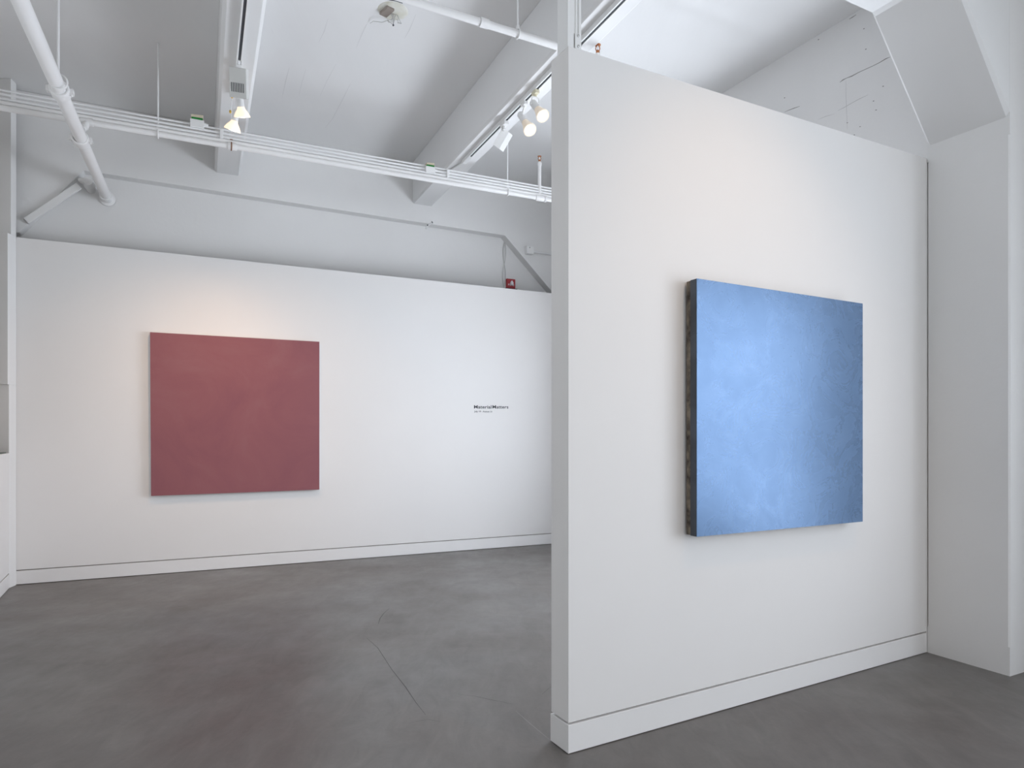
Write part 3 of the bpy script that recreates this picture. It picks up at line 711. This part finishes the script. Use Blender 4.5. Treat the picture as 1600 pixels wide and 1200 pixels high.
a2, b2_ = bw(741, 644.0), bw(768.8, 644.3); h2 = bw(742, 641.5).z-bw(742, 644).z
text_mesh('July 19 - August 31', a2, unit(b2_-a2), UP, bn, (b2_-a2).length, h2, 'date_line', t, M['ink'], 0.02)

# ---------------------------------------------------------------- fire alarm strobe, cables, boxes on the back wall
IO = -0.12
a = cw(798.5, 443.5, IO+0.03); q_ = a.y/F
wx = (cw(805, 444, IO)-cw(792, 444, IO)).length/2; hz = 7.6*q_
t = thing('fire_alarm_strobe', a-UP*hz, 'small square red fire alarm strobe above the back drywall', 'fire alarm')
m = MB(); m.box(a-cn*0.012, cd, wx, cn, 0.017, UP, hz); m.build('plate', M['red_plate'], t, bevel=0.004)
m = MB(); m.box(a+cn*0.022-UP*hz*0.05, cd, wx*0.27, cn, 0.018, UP, hz*0.32); m.prism([a+cn*0.004+UP*hz*0.27-cd*wx*0.27, a+cn*0.004+UP*hz*0.27+cd*wx*0.27, a+cn*0.004+UP*hz*0.62], cn*0.03); m.build('strobe_lens', M['lens'], t, bevel=0.003)
text_mesh('FIRE', a+cn*0.0055-cd*wx*0.74-UP*hz*0.42, cd, UP, cn, wx*1.45, hz*0.40, 'lettering', t, M['lens'], 0.01)
m = MB(); m.box(a-UP*hz*1.02-cn*0.010+cd*wx*0.1, cd, wx*1.35, cn, 0.016, UP, 0.006); m.build('bottom_shadow', M['dark'], t)  # dark strip standing in for the shadow under the strobe
# two thin twisted cables above it
t = thing('loose_cable', cw(789, 377, IO), 'pair of thin white cables hanging down the wall to the fire alarm', 'cable')
for s_ in (-1, 1):
    pts = []
    for i in range(25):
        f = i/24; x = 788.6+s_*2.2*math.sin(f*math.pi*2.0+0.25)*(1 if f < 0.95 else 0.6)-1.2*f; y = 379+(452-379)*f
        pts.append(cw(x, y, IO+0.012+0.004*s_))
    m = MB(); m.path(pts, 0.0042, 6); m.build('cable', M['grey_metal'], t, smooth=True)
m = MB(); c = cw(788.8, 377, IO); m.lathe(c, cn, [(0, 0.012), (0.016, 0.012), (0.018, 0.008)], 12); m.build('cable_hole', M['dark'], t)
# box and conduit on the right haunch
c = cw(827, 391.5, 0.03); q_ = c.y/F
t = thing('wall_junction_box', c, 'small white junction box on the back wall right of the fire alarm', 'junction box')
m = MB(); m.box(c, cd, 6.2*q_, cn, 0.032, UP, 6.0*q_); bx = m.build('box', M['white_metal'], t, bevel=0.004)
m = MB(); m.lathe(c+cn*0.031+UP*3.6*q_-cd*1.2*q_, cn, [(0, 0.006), (0.003, 0.006)], 10); m.build('knockout', M['dark'], bx)
e0, e1 = cw(832, 393.5, 0.02), cw(861, 397.5, 0.02); m = MB(); m.tube(e0, e1+(e1-e0)*3, 0.012, 14); m.build('conduit', M['conduit'], t, smooth=True)
# old stub bracket on the beam line
c1, c2 = cw(667, 352.5, 0.02), cw(675, 347.5, 0.06)
t = thing('wall_stub', c1, 'tiny white stub bracket with dark ends under the right beam', 'bracket')
m = MB(); m.tube(c1-UP*0.012, c2, 0.008, 12); m.tube(c1+UP*0.004, c1-UP*0.035-cd*0.01, 0.009, 12); m.build('stub', M['conduit'], t, smooth=True)
m = MB(); m.lathe(c2, unit(c2-c1), [(0, 0.013), (0.006, 0.013), (0.008, 0.009)], 14); m.build('dark_cap', M['dark'], t, smooth=True); m = MB(); m.lathe(c1+cn*0.02, cn, [(0, 0.008), (0.003, 0.008)], 12); m.build('dark_cap', M['dark'], t, smooth=True)

# ceiling patch with wire stubs
c = on_z(614, 17, ZC); q_ = c.y/F
t = thing('ceiling_outlet', c, 'old ceiling outlet with wire stubs between the two ceiling beams', 'ceiling outlet')
m = MB(); m.lathe(c-UP*0.0, -UP, [(0, 0.11), (0.004, 0.105), (0.010, 0.075)], 28); m.build('plaster_patch', textured('yellowed_plaster_patch', (0.62, 0.60, 0.50), (0.74, 0.74, 0.70), 12, 0.7, 30, 0.4, 0.004), t, smooth=True)
m = MB(); m.box(c-UP*0.014-U*0.045, unit(U+Vv*0.3), 0.030, unit(Vv-U*0.3), 0.055, UP, 0.012); m.build('box', mat('aged_brown_grey_metal', (0.27, 0.23, 0.20), 0.7), t, bevel=0.003)
m = MB()
for i in range(5):
    b0 = c-UP*0.01+U*(0.012*i-0.01)+Vv*0.02; a_ = i*1.3
    m.path([b0, b0-UP*0.04+U*0.02*math.cos(a_)+Vv*0.02*math.sin(a_), b0-UP*0.055+U*0.03*math.cos(a_+1)+Vv*0.035*math.sin(a_+1), b0-UP*0.03+U*0.03*math.cos(a_+2.2)+Vv*0.04], 0.0032, 6)
w0 = c+Vv*0.10; m.path([w0-UP*0.01, w0-UP*0.03-U*0.05+Vv*0.02, w0-UP*0.02-U*0.11+Vv*0.05, w0-UP*0.01-U*0.12+Vv*0.10], 0.003, 6)
m.build('wire', M['grey_metal'], t, smooth=True)
m = MB(); w1 = on_z(614.5, 38, ZC-0.03); m.lathe(w1, -UP, [(0, 0.003), (0.004, 0.007), (0.012, 0.005)], 10); m.path([w1, w1+UP*0.03-Vv*0.03], 0.002, 6); m.build('wire_tip', M['dark'], t, smooth=True)
# dark cable end by the crossing pipe
m = MB(); m.path([on_z(600, -2, ZS+0.03), on_z(618, 1, ZS+0.03), on_z(629, 4.6, ZS+0.03)], 0.0035, 6); tag(m.build('cable_end', M['dark'], smooth=True), 'short dark cable end along the crossing pipe at the top edge', 'cable')

# ---------------------------------------------------------------- light
def area(name, c, n, sx, sy, power, col, spread=180):
    l = bpy.data.lights.new(name, 'AREA'); l.shape = 'RECTANGLE'; l.size = sx; l.size_y = sy; l.energy = power; l.color = col
    l.spread = math.radians(spread)
    o = bpy.data.objects.new(name, l); COL.objects.link(o); o.location = c; o.rotation_euler = n.to_track_quat('-Z', 'Z').to_euler(); return o
DAY = (0.84, 0.90, 1.0)
PW = [58, 50, 100, 98]
for i, (a, b) in enumerate(wins):
    p = RW0+rv*((a+b)/2)+ru*0.22; area('window_daylight', V3((p.x, p.y, (sill(a)+wy1)/2)), -ru, b-a-0.05, wy1-sill(a)-0.05, PW[i], DAY)
for a, b in rfill_gaps:
    p = nearL+rd*((a+b)/2)+V3((rd.y, -rd.x, 0))*0.2; area('rear_fill_light', V3((p.x, p.y, 2.0)), -V3((rd.y, -rd.x, 0)), b-a-0.05, 2.1, 20, (0.98, 0.96, 0.95))  # added fill from behind the camera, brightens camera-facing walls
for a, b in lfill_gaps:
    p = cornerBL+ld*((a+b)/2)-ln*0.22; area('left_fill_light', V3((p.x, p.y, 2.03)), ln, b-a-0.05, 2.1, 3.5, (1.0, 0.92, 0.84))  # added warm fill from the left, no known window on that side
# lamp for the blue painting, on the right track towards the photographer
pos = UV(u_t2, 1.0, ZB-0.16); tg = pw(1150, 640)
lt = bpy.data.lights.new('lamp', 'SPOT'); lt.energy = 32; lt.color = (1.0, 0.66, 0.40); lt.spot_size = math.radians(72); lt.spot_blend = 0.95; lt.shadow_soft_size = 0.03
lo = bpy.data.objects.new('spotlight_beam', lt); COL.objects.link(lo); lo.location = pos; lo.rotation_euler = (tg-pos).to_track_quat('-Z', 'Y').to_euler()

wd = bpy.data.worlds.new('World'); bpy.context.scene.world = wd; wd.use_nodes = True
wd.node_tree.nodes['Background'].inputs['Color'].default_value = (0.75, 0.87, 1.0, 1); wd.node_tree.nodes['Background'].inputs['Strength'].default_value = 1.0

# ---------------------------------------------------------------- camera
cam = bpy.data.cameras.new('Camera'); cam.sensor_width = 36; cam.lens = F/1600*36; cam.shift_y = (HY-600)/1600; cam.clip_start = 0.05
co = bpy.data.objects.new('Camera', cam); COL.objects.link(co); co.location = (0, 0, HC); co.rotation_euler = (math.pi/2, 0, 0)
sc = bpy.context.scene; sc.camera = co
sc.view_settings.view_transform = 'Standard'; sc.view_settings.look = 'None'; sc.view_settings.gamma = 1; sc.view_settings.exposure = 0.42
sc.view_settings.use_curve_mapping = False
for o in bpy.data.objects:
    if '_o' in o: del o['_o']
